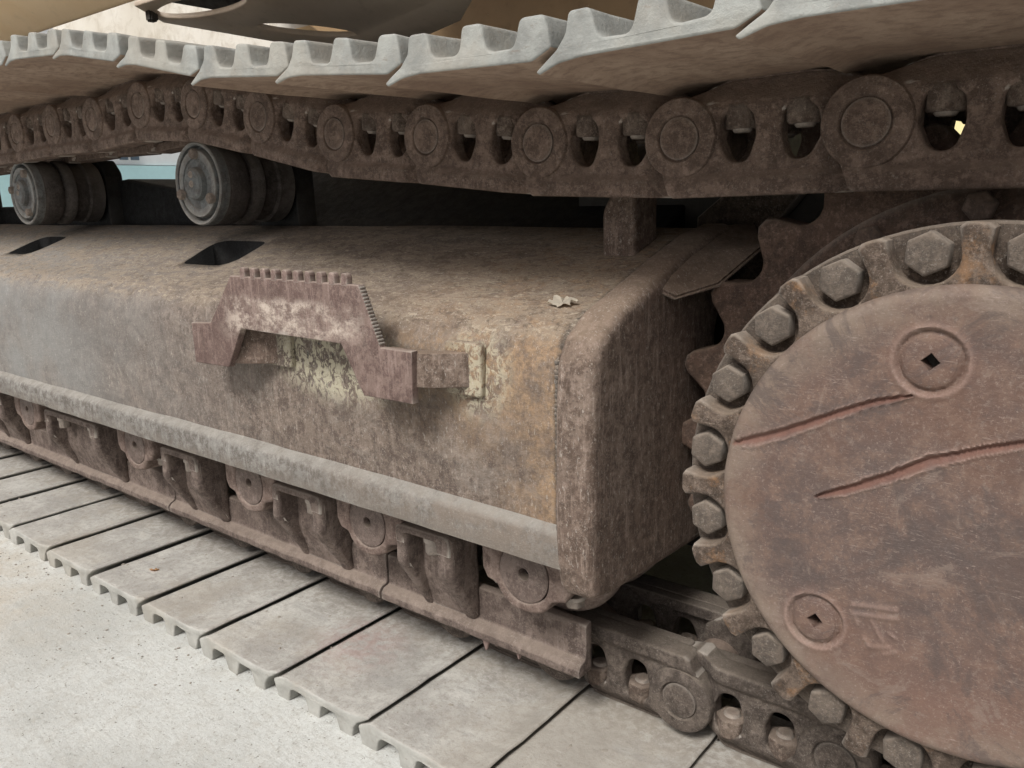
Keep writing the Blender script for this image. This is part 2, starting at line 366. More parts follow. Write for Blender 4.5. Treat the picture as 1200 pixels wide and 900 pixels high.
def hexhead(r, t0, t1, c, axis='Y', rot=0, sides=6, dome=.15):
    ch = r * .12
    prof = [(r, t1), (r, t0 + ch), (r * .88, t0)]
    bm = bmesh.new(); rings = []
    for rr, t in prof:
        ring = []
        for k in range(sides):
            a_ = 2 * math.pi * k / sides + rot
            x, z = rr * math.cos(a_), rr * math.sin(a_)
            co = {'Y': (x, t, z), 'Z': (x, z, t)}[axis]
            ring.append(bm.verts.new((co[0] + c[0], co[1] + c[1], co[2] + c[2])))
        rings.append(ring)
    for A, B in zip(rings, rings[1:]):
        for k in range(sides): bm.faces.new((A[k], A[(k + 1) % sides], B[(k + 1) % sides], B[k]))
    bm.faces.new(rings[-1]); bm.faces.new(rings[0])
    bmesh.ops.bevel(bm, geom=[e_ for e_ in bm.edges], offset=r * .05, segments=1, affect='EDGES')
    bmesh.ops.recalc_face_normals(bm, faces=bm.faces)
    return bm
def box(x0, y0, z0, x1, y1, z1, bev=.004):
    bm = bmesh.new(); bmesh.ops.create_cube(bm, size=1)
    for v in bm.verts: v.co = ((x0 + x1) / 2 + v.co.x * (x1 - x0), (y0 + y1) / 2 + v.co.y * (y1 - y0), (z0 + z1) / 2 + v.co.z * (z1 - z0))
    if bev: bmesh.ops.bevel(bm, geom=list(bm.edges), offset=bev, segments=2, affect='EDGES')
    return bm
def dense(bm, step=.012):
    # extra cuts so edge wear and painted highlights stay on the edges
    for ax in range(3):
        lo = min(v.co[ax] for v in bm.verts); hi = max(v.co[ax] for v in bm.verts)
        n = int((hi - lo) / step)
        for k in range(1, n + 1):
            co = [0, 0, 0]; no = [0, 0, 0]; co[ax] = lo + (hi - lo) * k / (n + 1); no[ax] = 1
            bmesh.ops.bisect_plane(bm, geom=bm.verts[:] + bm.edges[:] + bm.faces[:], plane_co=co, plane_no=no)
    return bm
def join(*bms):
    out = bms[0]
    for b in bms[1:]:
        me = bpy.data.meshes.new('j'); b.to_mesh(me); b.free(); out.from_mesh(me); bpy.data.meshes.remove(me)
    return out
def thing(name, label, cat, loc=(0, 0, 0), group=None):
    o = bpy.data.objects.new(name, None); C.objects.link(o); o.location = loc; o.empty_display_size = .05
    o['label'] = label; o['category'] = cat
    if group: o['group'] = group
    return o
def part(name, me, root, mat4=None, label=None):      # world-space mesh under a thing (or local with mat4)
    o = bpy.data.objects.new(name, me); C.objects.link(o); o.parent = root
    o.matrix_basis = mat4 if mat4 is not None else Matrix.Translation(-root.location)
    if label: o['label'] = label
    return o
def sub(name, me, par, mat4=None):
    o = bpy.data.objects.new(name, me); C.objects.link(o); o.parent = par
    if mat4 is not None: o.matrix_basis = mat4
    return o
def solo(name, me, label, cat, group=None, kind=None):
    o = bpy.data.objects.new(name, me); C.objects.link(o)
    if kind == 'structure': o['kind'] = kind; return o
    o['label'] = label; o['category'] = cat
    if group: o['group'] = group
    if kind: o['kind'] = kind
    return o
# ================================================================== GROUND
GZ = -.036
bm = bmesh.new()
NX, NY = 150, 90
gx = np.concatenate([[-400, -60, -15], np.linspace(-4.5, 1.5, NX), [10, 60, 400]])
gy = np.concatenate([[-400, -60, -8], np.linspace(-1.5, 1.6, NY), [6, 14, 60, 400]])
import mathutils.noise as mn
vg = [[bm.verts.new((x, y, GZ + (mn.noise(Vector((x * 4, y * 4, 0))) * .003 + mn.noise(Vector((x * 19, y * 19, 2))) * .0012 if abs(x) < 5 and abs(y) < 2 else 0))) for x in gx] for y in gy]
for j in range(len(gy) - 1):
    for i in range(len(gx) - 1): bm.faces.new((vg[j][i], vg[j][i + 1], vg[j + 1][i + 1], vg[j + 1][i]))
t = NT('concrete_ground')
n1 = t.noise(2.6, 7, .62); n2 = t.noise(28, 8, .72); n3 = t.noise(260, 5, .8)
col = t.mix(t.step(n1, .38, .62), (.45, .455, .43), (.57, .58, .555))
col = t.mix(t.step(n2, .46, .70, 0, .55), col, (.47, .455, .41))
sm = t.noise(1, 7, .7, t.map((10, 38, 10), rot=(0, 0, .35)), .8)
col = t.mix(t.step(sm, .50, .66, 0, .3), col, (.62, .63, .60))
col = t.mix(t.step(t.noise(70, 8, .85), .50, .60, 0, .45), col, (.38, .365, .33))
col = t.mix(t.step(t.noise(110, 5, .8, t.map((1, 1, 1), loc=(9, 1, 3))), .56, .63, 0, .5), col, (.30, .28, .245))
dm = t.step(t.dist((-2.15, .52, 0), (1 / .75, 1 / .20, 0)), 1.1, .25)
col = t.mix(t.math('MULTIPLY', dm, t.step(t.noise(11, 7, .7), .36, .60, .1, 1)), col, t.mix(n2, (.38, .33, .26), (.55, .50, .42)))
dk = t.noise(1, 6, .7, t.map((9, 30, 9), rot=(0, 0, .2), loc=(3, 2, 0)), 1.)
col = t.mix(t.math('MULTIPLY', t.step(dk, .60, .70, 0, .5), t.step(n3, .3, .6)), col, (.36, .32, .26))
col = t.mix(t.step(t.noise(200, 7, .85), .52, .60, 0, .4), col, (.36, .345, .31))
col = t.mix(t.step(t.noise(140, 3, .7, t.map((1, 1, 1), loc=(3, 3, 3))), .64, .68, 0, .85), col, (.16, .145, .12))
col = t.mix(t.step(t.noise(600, 2, .7), .60, .70, 0, .35), col, (.85, .85, .82))
h = t.math('ADD', n2, t.math('MULTIPLY', n3, .7))
gm = t.done(col, .92, t.bump(t.math('ADD', h, sm), .5, .004), 0, .2)
solo('ground', fin(bm, 'ground', gm, 60), '', '', kind='structure')
# loose grit
bm = bmesh.new()
def pebble(bm, x, y, z, r):
    mtx = Matrix.Translation((x, y, z)) @ Matrix.Rotation(rnd.random() * 6, 4, 'Z') @ Matrix.Diagonal((r * rnd.uniform(.8, 1.7), r, r * .55, 1))
    g = bmesh.ops.create_icosphere(bm, subdivisions=1, radius=1, matrix=mtx)
    for v in g['verts']: v.co += Vector((rnd.uniform(-1, 1), rnd.uniform(-1, 1), rnd.uniform(-.4, .4))) * r * .22
for k in range(520):
    x = rnd.uniform(-2.6, -.3); y = rnd.uniform(.1, .66) if k % 2 else .64 - abs(rnd.gauss(0, .06))
    if k < 400: x = rnd.gauss(-2.0, .40); y = .65 - abs(rnd.gauss(0, .09))
    pebble(bm, x, y, GZ + .0004, rnd.choice([.0006, .0007, .0009, .001, .0012, .0016, .0022]))
o = solo('grit', fin(bm, 'grit', 'grit'), 'dark loose grit strewn on the pale concrete beside the track', 'grit', kind='stuff')
bm = bmesh.new()
for k in range(260):
    x = rnd.uniform(-2.6, -.45); y = rnd.uniform(.68, .86)
    pebble(bm, x, y, .0012, rnd.choice([.001, .0013, .0016, .0022, .0035]))
for k in range(120):
    s_ = rnd.random(); y = .80 + s_ * .24; x = rnd.uniform(-2.4, -.55)
    if any(a0 < x < a1 and .865 < y < 1.0 for a0, a1 in ((-1.60, -1.37), (-2.46, -2.25))): continue
    pebble(bm, x, y, np.interp(y, [.80, .857, .941, 1.035], [.586, .604, .633, .664]) + .001, rnd.choice([.001, .0015, .002]))
o = solo('crumbs', fin(bm, 'crumbs', 'grit'), 'small dark crumbs scattered on the track shoes and sloping frame top', 'crumbs', kind='stuff')
# ================================================================== CRAWLER TRACK
P = .203; H = P / 2; PW = .062
trk = thing('crawler_track', 'rusty steel crawler track of bolted links and triple-grouser shoes looping around the frame', 'crawler track', (-1.9, .98, GZ))
shoe_prof = fillet([(-.0845, -.011, .004), (-.062, 0, .020), (.085, 0, .04), (.112, .0022, .03), (.1345, .0095, .004), (.1390, .0060, .0025), (.127, -.002, .014), (.114, -.010, .016), (.1045, -.022, .014),
    (.1000, -.0415, .007), (.0755, -.0415, .008), (.0675, -.0145, .011), (.0325, -.0135, .011), (.0262, -.0415, .007), (.0005, -.0415, .007), (-.006, -.0135, .011),
    (-.041, -.0145, .011), (-.048, -.0415, .008), (-.0755, -.0415, .008), (-.081, -.026, .008)], 5)
Y0S, Y1S = .662, 1.30
def shoe_mesh(mi, mo, seed):
    bm = XZ(shoe_prof, [], Y0S, Y1S, .0028, 2)
    # cut across so the plate can be worn unevenly
    for yy in np.linspace(Y0S + .01, Y1S - .01, 22):
        bmesh.ops.bisect_plane(bm, geom=bm.verts[:] + bm.edges[:] + bm.faces[:], plane_co=(0, yy, 0), plane_no=(0, 1, 0))
    bm.normal_update()
    if bm.calc_volume(signed=True) < 0: bmesh.ops.reverse_faces(bm, faces=bm.faces[:]); bm.normal_update()
    for f in bm.faces:
        c = f.calc_center_median()
        f.material_index = 0 if (f.normal.z > .25 and c.z > -.012 and c.y > Y0S + .002) else 1
    r0 = seed * 13.7
    for v in bm.verts:
        c = v.co
        wear = mn.noise(Vector((c.x * 20 + r0, c.y * 14, c.z * 20))) * .0016
        tip = max(0, (c.x - .115) / .024)
        c.x += wear * .7 + tip * mn.noise(Vector((r0, c.y * 45, 3))) * .003
        c.z += wear * (.7 if c.z > -.02 else 1.2)
        if c.y < Y0S + .02: c.y += mn.noise(Vector((c.x * 55, r0, c.z * 55))) * .0016
    return fin(bm, 'shoe', [mi, mo], 42)
SH_UP = [shoe_mesh('shoe_brown', 'shoe_pale', k) for k in range(3)]
SH_LO = [shoe_mesh('shoe_grey', 'shoe_edge', k + 5) for k in range(3)]
# link (lower orientation: boss at +u, rail on top), near side outer face at y=.896
YO = .896; RAIL = .130
boss = circ(H, PW, .0455, 16, -95, 32, True)
outl = [(-.075, .004), (-.03, 0), (.045, 0), (.072, .007)] + boss + [(H + .031, .094), (H + .024, .103), (H + .019, .113), (H + .014, .126), (H + .008, RAIL), (-.080, RAIL), (-.105, .124), (-.125, .108)] + circ(-H, PW, .040, 12, 130, 265, True)
w1 = fillet([(.016, .036, .014), (.051, .036, .014), (.055, .066, .02), (.044, .092, .018), (.022, .093, .018), (.013, .066, .02)], 5)
w2 = fillet([(-.053, .036, .014), (-.018, .036, .014), (-.015, .066, .02), (-.024, .093, .018), (-.046, .092, .018), (-.057, .068, .02)], 5)
def sst(x, a, b):
    s_ = min(1, max(0, (x - a) / (b - a))); return s_ * s_ * (3 - 2 * s_)
def link_mesh(mat, side=1):
    bm = dense(XZ(outl, [w1, w2], 0, .030, .0045, 2), .014)
    def cuts(bm, vals, axis):
        for uu in vals:
            co = [0, 0, 0]; no = [0, 0, 0]; co[axis] = uu; no[axis] = 1
            bmesh.ops.bisect_plane(bm, geom=bm.verts[:] + bm.edges[:] + bm.faces[:], plane_co=co, plane_no=no)
    cuts(bm, (-.09, -.08, -.07, -.06, -.05, -.04, -.004, .006, .06, .072, .085, .125), 0)
    cuts(bm, (.006, .014, .022, .030, .097, .102, .107, .112, .118, .124), 2)
    for v in bm.verts:
        x, z = v.co.x, v.co.z
        v.co.y += .024 * sst(-x, .045, .085)
        if v.co.y < .02 + .024 * sst(-x, .045, .085):
            v.co.y += .026 * sst(-z, -.034, .004)                       # foot drawn in towards the shoe
            v.co.y -= .0045 * sst(z, .101, .113)                        # rail stands proud of the web
            d = math.hypot(x - H, z - PW)
            v.co.y += .004 * sst(d, .046, .060) * (1 - sst(z, .101, .113))
            v.co.y -= .0035 * max(0, 1 - abs(x - .001) / .012) * sst(z, .03, .05) * (1 - sst(z, .09, .11))
    ring = lathe([(.024, .010), (.0458, .012), (.0458, .000), (.0440, -.0030), (.040, -.0042), (.0275, -.0044), (.0262, -.0030), (.0250, .002)], 40, (H, 0, PW))
    pinc = lathe([(.0001, -.0036), (.012, -.0038), (.0215, -.0042), (.0238, -.0030), (.0246, .001), (.0246, .02)], 32, (H, 0, PW))
    backrail = XZ(fillet([(-.085, RAIL - .02, .004), (H, RAIL - .02, .004), (H, RAIL - .001, .006), (-.085, RAIL - .001, .006)]), [], .02, .046, .003, 2)
    bm = join(bm, ring, backrail)
    if side < 0: remap(bm, lambda v: (v.x, -v.y, v.z))
    for v in bm.verts:
        v.co.y += mn.noise(v.co * 26) * .0010
    if side > 0: pm = fin(pinc, 'pin', mat, 40)
    else: pm = None; pinc.free()
    return fin(bm, 'link', mat, 40), pm
LK = {}
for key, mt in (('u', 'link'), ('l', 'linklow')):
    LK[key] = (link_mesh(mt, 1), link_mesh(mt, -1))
bush = fin(lathe([(.021, -.01), (.030, -.008), (.031, 0), (.031, .11), (.030, .118), (.021, .12)], 24, (H, .028, PW)), 'bushing', 'link')
def nut(seed):
    bm = hexhead(.0215, -.026, 0, (0, 0, 0), 'Z', rot=seed, sides=6)
    bmesh.ops.bevel(bm, geom=[e_ for e_ in bm.edges], offset=.002, segments=1, affect='EDGES')
    remap(bm, lambda v: (v.x, v.y, -v.z))
    st = lathe([(.0115, .02), (.0112, .0275), (.009, .030), (.0001, .0305)], 16, (0, 0, 0), 'Z')
    return fin(join(bm, st), 'nut', 'bolt', 40)
NUTS = [nut(.2), nut(.7), nut(1.1)]
UP = [(-.2539, .7913)]
for a_ in (.0161, -.0334, -.1021, -.0829, -.2053, -.1855, -.0742, .0596, -.0088, .0251):
    x, z = UP[-1]; UP.append((x - P * math.cos(a_), z - P * math.sin(a_)))
for k in range(7):
    x, z = UP[-1]; UP.append((x - P, z + (-.004 if k < 3 else -.006)))
SC = (-.114, .431); PR = .3665
wrap = [(SC[0] + PR * math.cos(math.radians(111.3 - 32.2 * k)), SC[1] + PR * math.sin(math.radians(111.3 - 32.2 * k))) for k in range(1, 7)]
LOW = [(-.2367 - P * k, .064) for k in range(19)]
# orientation: lower travels so that boss end is at +X; path order from lower-left to right, up the wrap, to upper-left
path = [(x, z, 'l') for x, z in reversed(LOW)] + [(x, z, 'l' if z < .3 else 'u') for x, z in reversed(wrap)] + [(x, z, 'u') for x, z in UP]
k = 0
for (xa, za, ka), (xb, zb, kb) in zip(path, path[1:]):
    ang = math.atan2(zb - za, xb - xa)                      # local +u direction
    R_ = Matrix.Rotation(-ang, 4, 'Y')
    mid = Vector(((xa + xb) / 2, 0, (za + zb) / 2))
    Mx = Matrix.Translation(mid) @ R_ @ Matrix.Translation((0, 0, -PW))
    T0 = Matrix.Translation(-trk.location)
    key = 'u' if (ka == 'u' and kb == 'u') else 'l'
    jig = Matrix.Translation((rnd.uniform(-.0022, .0022), rnd.uniform(-.004, .004), 0)) @ Matrix.Rotation(rnd.uniform(-.010, .010), 4, 'Y') @ Matrix.Rotation(rnd.uniform(-.004, .004), 4, 'Z')
    part('track_shoe', (SH_UP if key == 'u' else SH_LO)[k % 3], trk, T0 @ Mx @ jig)
    (near, pinm), (far, _) = LK[key]
    ln = part('track_link', near, trk, T0 @ Mx @ Matrix.Translation((0, YO, 0)))
    sub('pin', pinm, ln); sub('bushing', bush, ln)
    for u in (.034, -.036):
        sub('shoe_bolt', NUTS[(k + (u > 0)) % 3], ln, Matrix.Translation((u, .021, .030)) @ Matrix.Rotation(rnd.random() * 3, 4, 'Z'))
    lf = part('track_link', far, trk, T0 @ Mx @ Matrix.Translation((0, YO + .178, 0)))
    for u in (.034, -.036):
        sub('shoe_bolt', NUTS[(k + (u > 0)) % 3], lf, Matrix.Translation((u, -.021, .030)))
    k += 1
# ================================================================== TRACK FRAME
XL = -4.0; XE = -.515
fr = thing('undercarriage_beam', 'long rusty box-section track frame with sloping top and bolted-on boot step', 'track frame', (-1.9, .98, .25))
prof = [(.757, .292), (.753, .34), (.751, .42), (.751, .50), (.752, .530), (.757, .553), (.768, .571), (.785, .583), (.805, .590), (.857, .605), (.941, .634), (1.035, .665), (1.095, .678), (1.11, .676), (1.12, .66), (1.13, .60), (1.14, .45), (1.14, .292)]
bm = bmesh.new(); xs = np.linspace(XL, XE, 150); rows = []
for x in xs:
    rows.append([])
    for i, (y, z) in enumerate(prof):
        d = mn.noise(Vector((x * 2.2, i * .35, 1))) * .003 + mn.noise(Vector((x * 9, i * .8, 5))) * .0012
        if i in (0, len(prof) - 1): d = 0
        rows[-1].append(bm.verts.new((x, y + d * (1 if y < .8 else .3), z + d * (1 if y >= .8 else 0))))
for A, B in zip(rows, rows[1:]):
    for i in range(len(prof)): j = (i + 1) % len(prof); bm.faces.new((A[i], A[j], B[j], B[i]))
bm.faces.new(rows[0]); bm.faces.new(rows[-1]); bmesh.ops.recalc_face_normals(bm, faces=bm.faces)
box_me = fin(bm, 'box_beam', 'frame', 40)
beam = part('box_beam', box_me, fr)
cut = bpy.data.objects.new('cut', None)
cbm = None
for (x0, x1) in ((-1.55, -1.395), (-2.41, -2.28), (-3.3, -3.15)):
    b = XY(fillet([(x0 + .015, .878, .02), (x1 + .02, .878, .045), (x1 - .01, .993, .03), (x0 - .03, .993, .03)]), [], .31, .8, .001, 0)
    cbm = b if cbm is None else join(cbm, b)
cme = fin(cbm, 'cutter', 'dark', None); cut = bpy.data.objects.new('cutter', cme); _tmp.objects.link(cut); cut.location = (0, 0, 0)  # slot walls take the near-black, so their shade is in the colour
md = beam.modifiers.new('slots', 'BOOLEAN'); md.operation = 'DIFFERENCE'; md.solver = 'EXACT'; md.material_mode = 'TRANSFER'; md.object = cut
bpy.context.view_layer.update()
dg = bpy.context.evaluated_depsgraph_get(); nm = bpy.data.meshes.new_from_object(beam.evaluated_get(dg)); beam.modifiers.clear(); beam.data = nm
bpy.data.objects.remove(cut)
# lower rail (light flange along the foot of the side)
bm = bmesh.new(); rows = []
rp = [(.760, .345), (.752, .3405), (.7455, .3365), (.7400, .3325), (.7380, .327), (.7372, .318), (.7370, .296), (.7382, .2905), (.743, .289), (.760, .289)]
for x in np.linspace(XL, -.508, 200):
    rows.append([bm.verts.new((x, y + (mn.noise(Vector((x * 13, i * .5, 2))) * .0010 if y < .755 else 0), z + (mn.noise(Vector((x * 22, i * .5, 7))) * .0006))) for i, (y, z) in enumerate(rp)])
for A, B in zip(rows, rows[1:]):
    for i in range(len(rp)): j = (i + 1) % len(rp); bm.faces.new((A[i], A[j], B[j], B[i]))
bm.faces.new(rows[0]); bm.faces.new(rows[-1]); bmesh.ops.recalc_face_normals(bm, faces=bm.faces)
part('lower_rail', fin(bm, 'lower_rail', 'band', 50), fr)
# end cover
ep = [(.785, .250, .02), (.744, .258, .02), (.7345, .300, .02), (.7335, .36, 0), (.7345, .42, 0), (.7365, .489, .05), (.7405, .540, .03), (.757, .570, .02), (.797, .596, .03), (.855, .615, 0), (.939, .644, 0), (1.033, .673, 0), (1.10, .683, 0), (1.10, .60, 0), (1.06, .55, .1), (1.05, .236, 0)]
part('end_cover', fin(dense(YZ(fillet(ep, 5), [], -.530, -.476, .015, 5), .015), 'end_cover', 'end', 40), fr)
# shelf continuing the slope past the end
bm = bmesh.new()
tp = [(-.486, .885, .6175), (-.490, .95, .641), (-.505, 1.085, .6805), (-.467, 1.155, .683), (-.41, 1.045, .657), (-.428, .955, .616), (-.462, .905, .602)]
cx_ = bm.verts.new((-.452, 1.02, .655)); top = [bm.verts.new(p_) for p_ in tp]
for i in range(len(top)): bm.faces.new((cx_, top[i], top[(i + 1) % len(top)]))
bmesh.ops.recalc_face_normals(bm, faces=bm.faces)
for f in bm.faces:
    if f.normal.z < 0: f.normal_flip()
r_ = bmesh.ops.solidify(bm, geom=bm.faces[:], thickness=.008)
bmesh.ops.bevel(bm, geom=[e_ for e_ in bm.edges if len(e_.link_faces) == 2 and e_.calc_face_angle(0) > .9], offset=.003, segments=2, affect='EDGES')
bmesh.ops.recalc_face_normals(bm, faces=bm.faces)
part('shelf_plate', fin(dense(bm), 'shelf_plate', 'end', 40), fr)
part('inner_gusset', fin(XZ([(-.56, .55), (-.44, .58), (-.44, .68), (-.405, .722), (-.52, .722), (-.56, .69)], [], 1.16, 1.19, .003), 'inner_gusset', 'hub', 40), fr)
# lifting lug
lug = XZ(fillet([(-.612, .62, 0), (-.612, .705, .03), (-.590, .742, .03), (-.560, .742, .012), (-.560, .62, 0)], 5), [], .972, 1.04, .009, 3)
part('lifting_lug', fin(dense(lug, .01), 'lifting_lug', 'end', 40), fr)
# inner wall / motor housing in the dark behind the end
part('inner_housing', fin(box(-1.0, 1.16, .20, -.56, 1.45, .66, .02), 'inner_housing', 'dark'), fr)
part('rear_deck', fin(YZ(fillet([(1.115, .60, 0), (1.115, .668, .005), (1.17, .690, .03), (1.40, .83, .03), (1.43, .83, .01), (1.43, .60, 0)], 5), [], -2.02, -.60, .004, 2), 'rear_deck', 'dark', 40), fr)  # sloping deck whose deep shade is put into its colour
# weld beads along the end cover seam
bm = bmesh.new()
for k in range(46):
    z = .30 + k * .0056
    if z > .545: break
    bmesh.ops.create_icosphere(bm, subdivisions=1, radius=1, matrix=Matrix.Translation((-.529 + rnd.uniform(-.001, .001), .7475, z)) @ Matrix.Diagonal((.004, .004, .0045, 1)))
o = part('weld_bead', fin(bm, 'weld_bead', 'frame', 60), fr); o['kind'] = 'stuff'
# ---- boot step
so = [(-1.211, .477), (-1.119, .479), (-1.113, .484), (-1.075, .543), (-.846, .541), (-.806, .475), (-.716, .476), (-.713, .543), (-.770, .543), (-.804, .621), (-1.090, .622), (-1.156, .546), (-1.212, .542)]
stp = part('boot_step', fin(dense(XZ(so, [], .697, .709, .0018, 2), .012), 'boot_step', 'stepplate', 40), fr)
tooth = fin(XZ(fillet([(-.0058, -.004, 0), (.0058, -.004, 0), (.0062, .0075, .006), (.004, .0135, .005), (-.004, .0135, .005), (-.0062, .0075, .006)], 3), [], -.0055, .0055, .002, 2), 'tooth', 'step', 40)
for k in range(10):
    sub('tread_tooth', tooth, stp, Matrix.Translation((-1.058 + k * .0252, .702, .622)))
small = fin(XZ(circ(0, 0, .0021, 10), [], -.0052, .0055, .0012, 1), 'small_tooth', 'band', 40)
for k in range(17):
    s_ = k / 16; sub('tread_tooth', small, stp, Matrix.Translation((-.8035 + s_ * .031, .703, .617 - s_ * .07)))
def bent(pts, z0, z1, th):
    a = [Vector(p_) for p_ in pts]; L_ = []; Rr = []
    for i, p_ in enumerate(a):
        d = (a[min(i + 1, len(a) - 1)] - a[max(i - 1, 0)]).normalized(); n = Vector((-d.y, d.x)) * th / 2
        L_.append(tuple(p_ + n)); Rr.append(tuple(p_ - n))
    return XY(L_ + Rr[::-1], [], z0, z1, .0015, 1)
sub('support_arm', fin(dense(bent([(-.775, .714), (-.722, .714), (-.700, .724), (-.662, .754)], .496, .540, .022), .008), 'support_arm', 'end', 40), stp)
sub('support_arm', fin(dense(bent([(-1.17, .714), (-1.115, .714), (-1.095, .724), (-1.05, .754)], .484, .542, .018), .008), 'support_arm', 'end', 40), stp)
sub('foot_plate', fin(dense(XZ(rrect(-.700, .484, -.640, .553, .008), [], .742, .753, .003, 2)), 'foot_plate', 'frame', 40), stp)
sub('foot_plate', fin(XZ(rrect(-1.085, .480, -1.02, .548, .008), [], .742, .753, .003, 2), 'foot_plate', 'frame', 40), stp)
# ================================================================== TRACK GUARD
gd = thing('track_guard', 'long rusty guard rail with channel braces hanging under the track frame between rollers', 'track guard', (-1.9, .85, .08))
gp = fillet([(.834, .079, .004), (.834, .091, .004), (.840, .098, .004), (.852, .102, .005), (.852, .152, .004), (.867, .155, .004), (.867, .080, .003)], 3)
for (xa, xb) in ((-.952, -.560), (-1.62, -.957), (-2.9, -1.625), (-4, -2.905)):
    bm = dense(YZ(gp, [], xa, xb, .002, 1), .018)
    for xx in np.arange(xa + .02, xb, .02):
        bmesh.ops.bisect_plane(bm, geom=bm.verts[:] + bm.edges[:] + bm.faces[:], plane_co=(xx, 0, 0), plane_no=(1, 0, 0))
    for v in bm.verts:
        if v.co.y < .842: v.co.y += mn.noise(v.co * 22) * .0022; v.co.z += mn.noise(v.co * 25 + Vector((9, 0, 0))) * .0018
    part('guard_rail', fin(bm, 'guard_rail', 'guard', 45), gd)
bpf = fillet([(.790, .252, .006), (.788, .19, .03), (.846, .098, .006), (.858, .100, 0), (.858, .252, 0)], 4)
def brace(xa, xb, bolts):
    L_ = YZ(bpf, [], xa - .002, xa + .019, .008, 4); R_ = YZ(bpf, [], xb - .028, xb + .001, .0115, 5)
    top_ = XZ(fillet([(xa + .001, .222, 0), (xa + .001, .253, .014), (xb - .001, .253, .018), (xb - .001, .222, 0), (xb - .026, .222, 0), (xb - .026, .2405, .012), (xa + .0165, .2405, .008), (xa + .0165, .222, 0)], 4), [], .7885, .835, .004, 2)
    back = YZ(fillet([(.829, .250, 0), (.829, .165, .04), (.848, .098, 0), (.8515, .098, 0), (.8515, .250, 0)], 4), [], xa + .008, xb - .010, .0015, 1); dense(back, .01)
    foot = None
    dense(L_, .012); dense(R_, .012); bm = join(L_, R_, top_, back)
    for v in bm.verts: v.co += Vector((mn.noise(v.co * 30), mn.noise(v.co * 30 + Vector((5, 5, 5))), 0)) * .002
    b = part('brace', fin(bm, 'brace', 'guard', 45), gd)
    for bx in bolts:
        m_ = join(lathe([(.015, .232), (.015, .243)], 20, (bx, .8085, 0), 'Z'), hexhead(.0135, .212, .234, (bx, .8085, 0), 'Z', rot=rnd.random()))
        sub('bolt', fin(m_, 'bolt', 'bolt', 30), b)
for xa, xb, bl in ((-.862, -.752, (-.800,)), (-1.172, -1.040, (-1.078,)), (-1.545, -1.412, (-1.46,)), (-2.085, -1.822, (-2.02, -1.865)), (-2.50, -2.36, (-2.42,)), (-3.0, -2.86, (-2.93,))):
    brace(xa, xb, bl)
# dried mud stuck under the guard rail
mu = thing('mud_clump', 'small clump of dried mud hanging under the near end of the guard rail', 'mud', (-.69, .85, .08))
for (dx, s_, L_) in ((-.735, .009, .026), (-.715, .006, .012), (-.672, .006, .018), (-.66, .004, .01)):
    bm = bmesh.new()
    bmesh.ops.create_cone(bm, segments=7, radius1=.0015, radius2=s_, depth=L_, cap_ends=True, matrix=Matrix.Translation((dx, .846, .084 - L_ / 2)))
    for v in bm.verts: v.co += Vector((rnd.uniform(-1, 1), rnd.uniform(-1, 1), 0)) * .002
    part('mud_spike', fin(bm, 'mud', 'mud', None), mu)
# ================================================================== TRACK ROLLERS
ZR = .236
cprof = fillet([(-.072, .075, .004), (-.072, -.004, .012), (-.064, -.026, .01), (-.050, -.028, .006), (-.044, -.034, .012)] , 3)
arc = circ(0, 0, .056, 12, 222, 318, True)
cprof = [(-.072, .072), (-.073, .02), (-.071, -.008), (-.064, -.022), (-.052, -.026), (-.047, -.028)] + arc + [(.047, -.028), (.052, -.026), (.066, -.022), (.076, -.006), (.078, .02), (.078, .072)]
def collar_me():
    bm = dense(XZ(cprof, [circ(0, 0, .0415, 36)], 0, .075, .005, 3), .012)
    for v in bm.verts: v.co += Vector((mn.noise(v.co * 30), mn.noise(v.co * 25 + Vector((4, 4, 4))), mn.noise(v.co * 30 + Vector((8, 8, 8))))) * .002
    return fin(bm, 'collar', 'roller', 45)
COL = collar_me()
SHD = fin(dense(XZ(circ(0, 0, .0405, 40), [circ(0, 0, .0085, 16)], .001, .02, .0012, 2), .01), 'shaft_end', 'disc', 40)
SHH = fin(lathe([(.0001, .016), (.0082, .016)], 16), 'shaft_hole', 'black', 40)
WHL = fin(lathe([(.05, .082), (.080, .084), (.088, .090), (.091, .10), (.0905, .115), (.084, .12), (.080, .16), (.080, .19), (.0905, .20), (.0905, .23), (.05, .24)], 64), 'roller_wheel', 'roller', 35)
names_r = ['track roller nearest the sprocket, beneath the rounded end cover', 'second track roller from the sprocket, between two braces below the step foot',
           'third track roller from the sprocket, below the left arm of the boot step', 'fourth track roller from the sprocket, right of the wide two-bolt brace',
           'fifth track roller from the sprocket, at the far left edge of the view', 'sixth track roller, beyond the left end of the view']
bt = fin(join(hexhead(.0135, -.014, 0, (0, 0, 0), 'Z', .3), lathe([(.0155, -.002), (.0155, .003)], 18, (0, 0, 0), 'Z')), 'collar_bolt', 'bolt', 30)
proto = None
for i, x in enumerate((-.619, -.927, -1.2415, -1.6505, -2.188, -2.65)):
    t_ = thing('track_roller', 'rusty ' + names_r[i], 'track roller', (x, .79, ZR), 'track rollers under the frame')
    c_ = part('collar', COL, t_, Matrix()); 
    for sx in (-.060, .063): sub('collar_bolt', bt, c_, Matrix.Translation((sx, .03, -.024)))
    s_ = part('shaft_end', SHD, t_, Matrix.Rotation(rnd.random(), 4, 'Y')); sub('grease_hole', SHH, s_)
    part('roller_wheel', WHL, t_, Matrix())
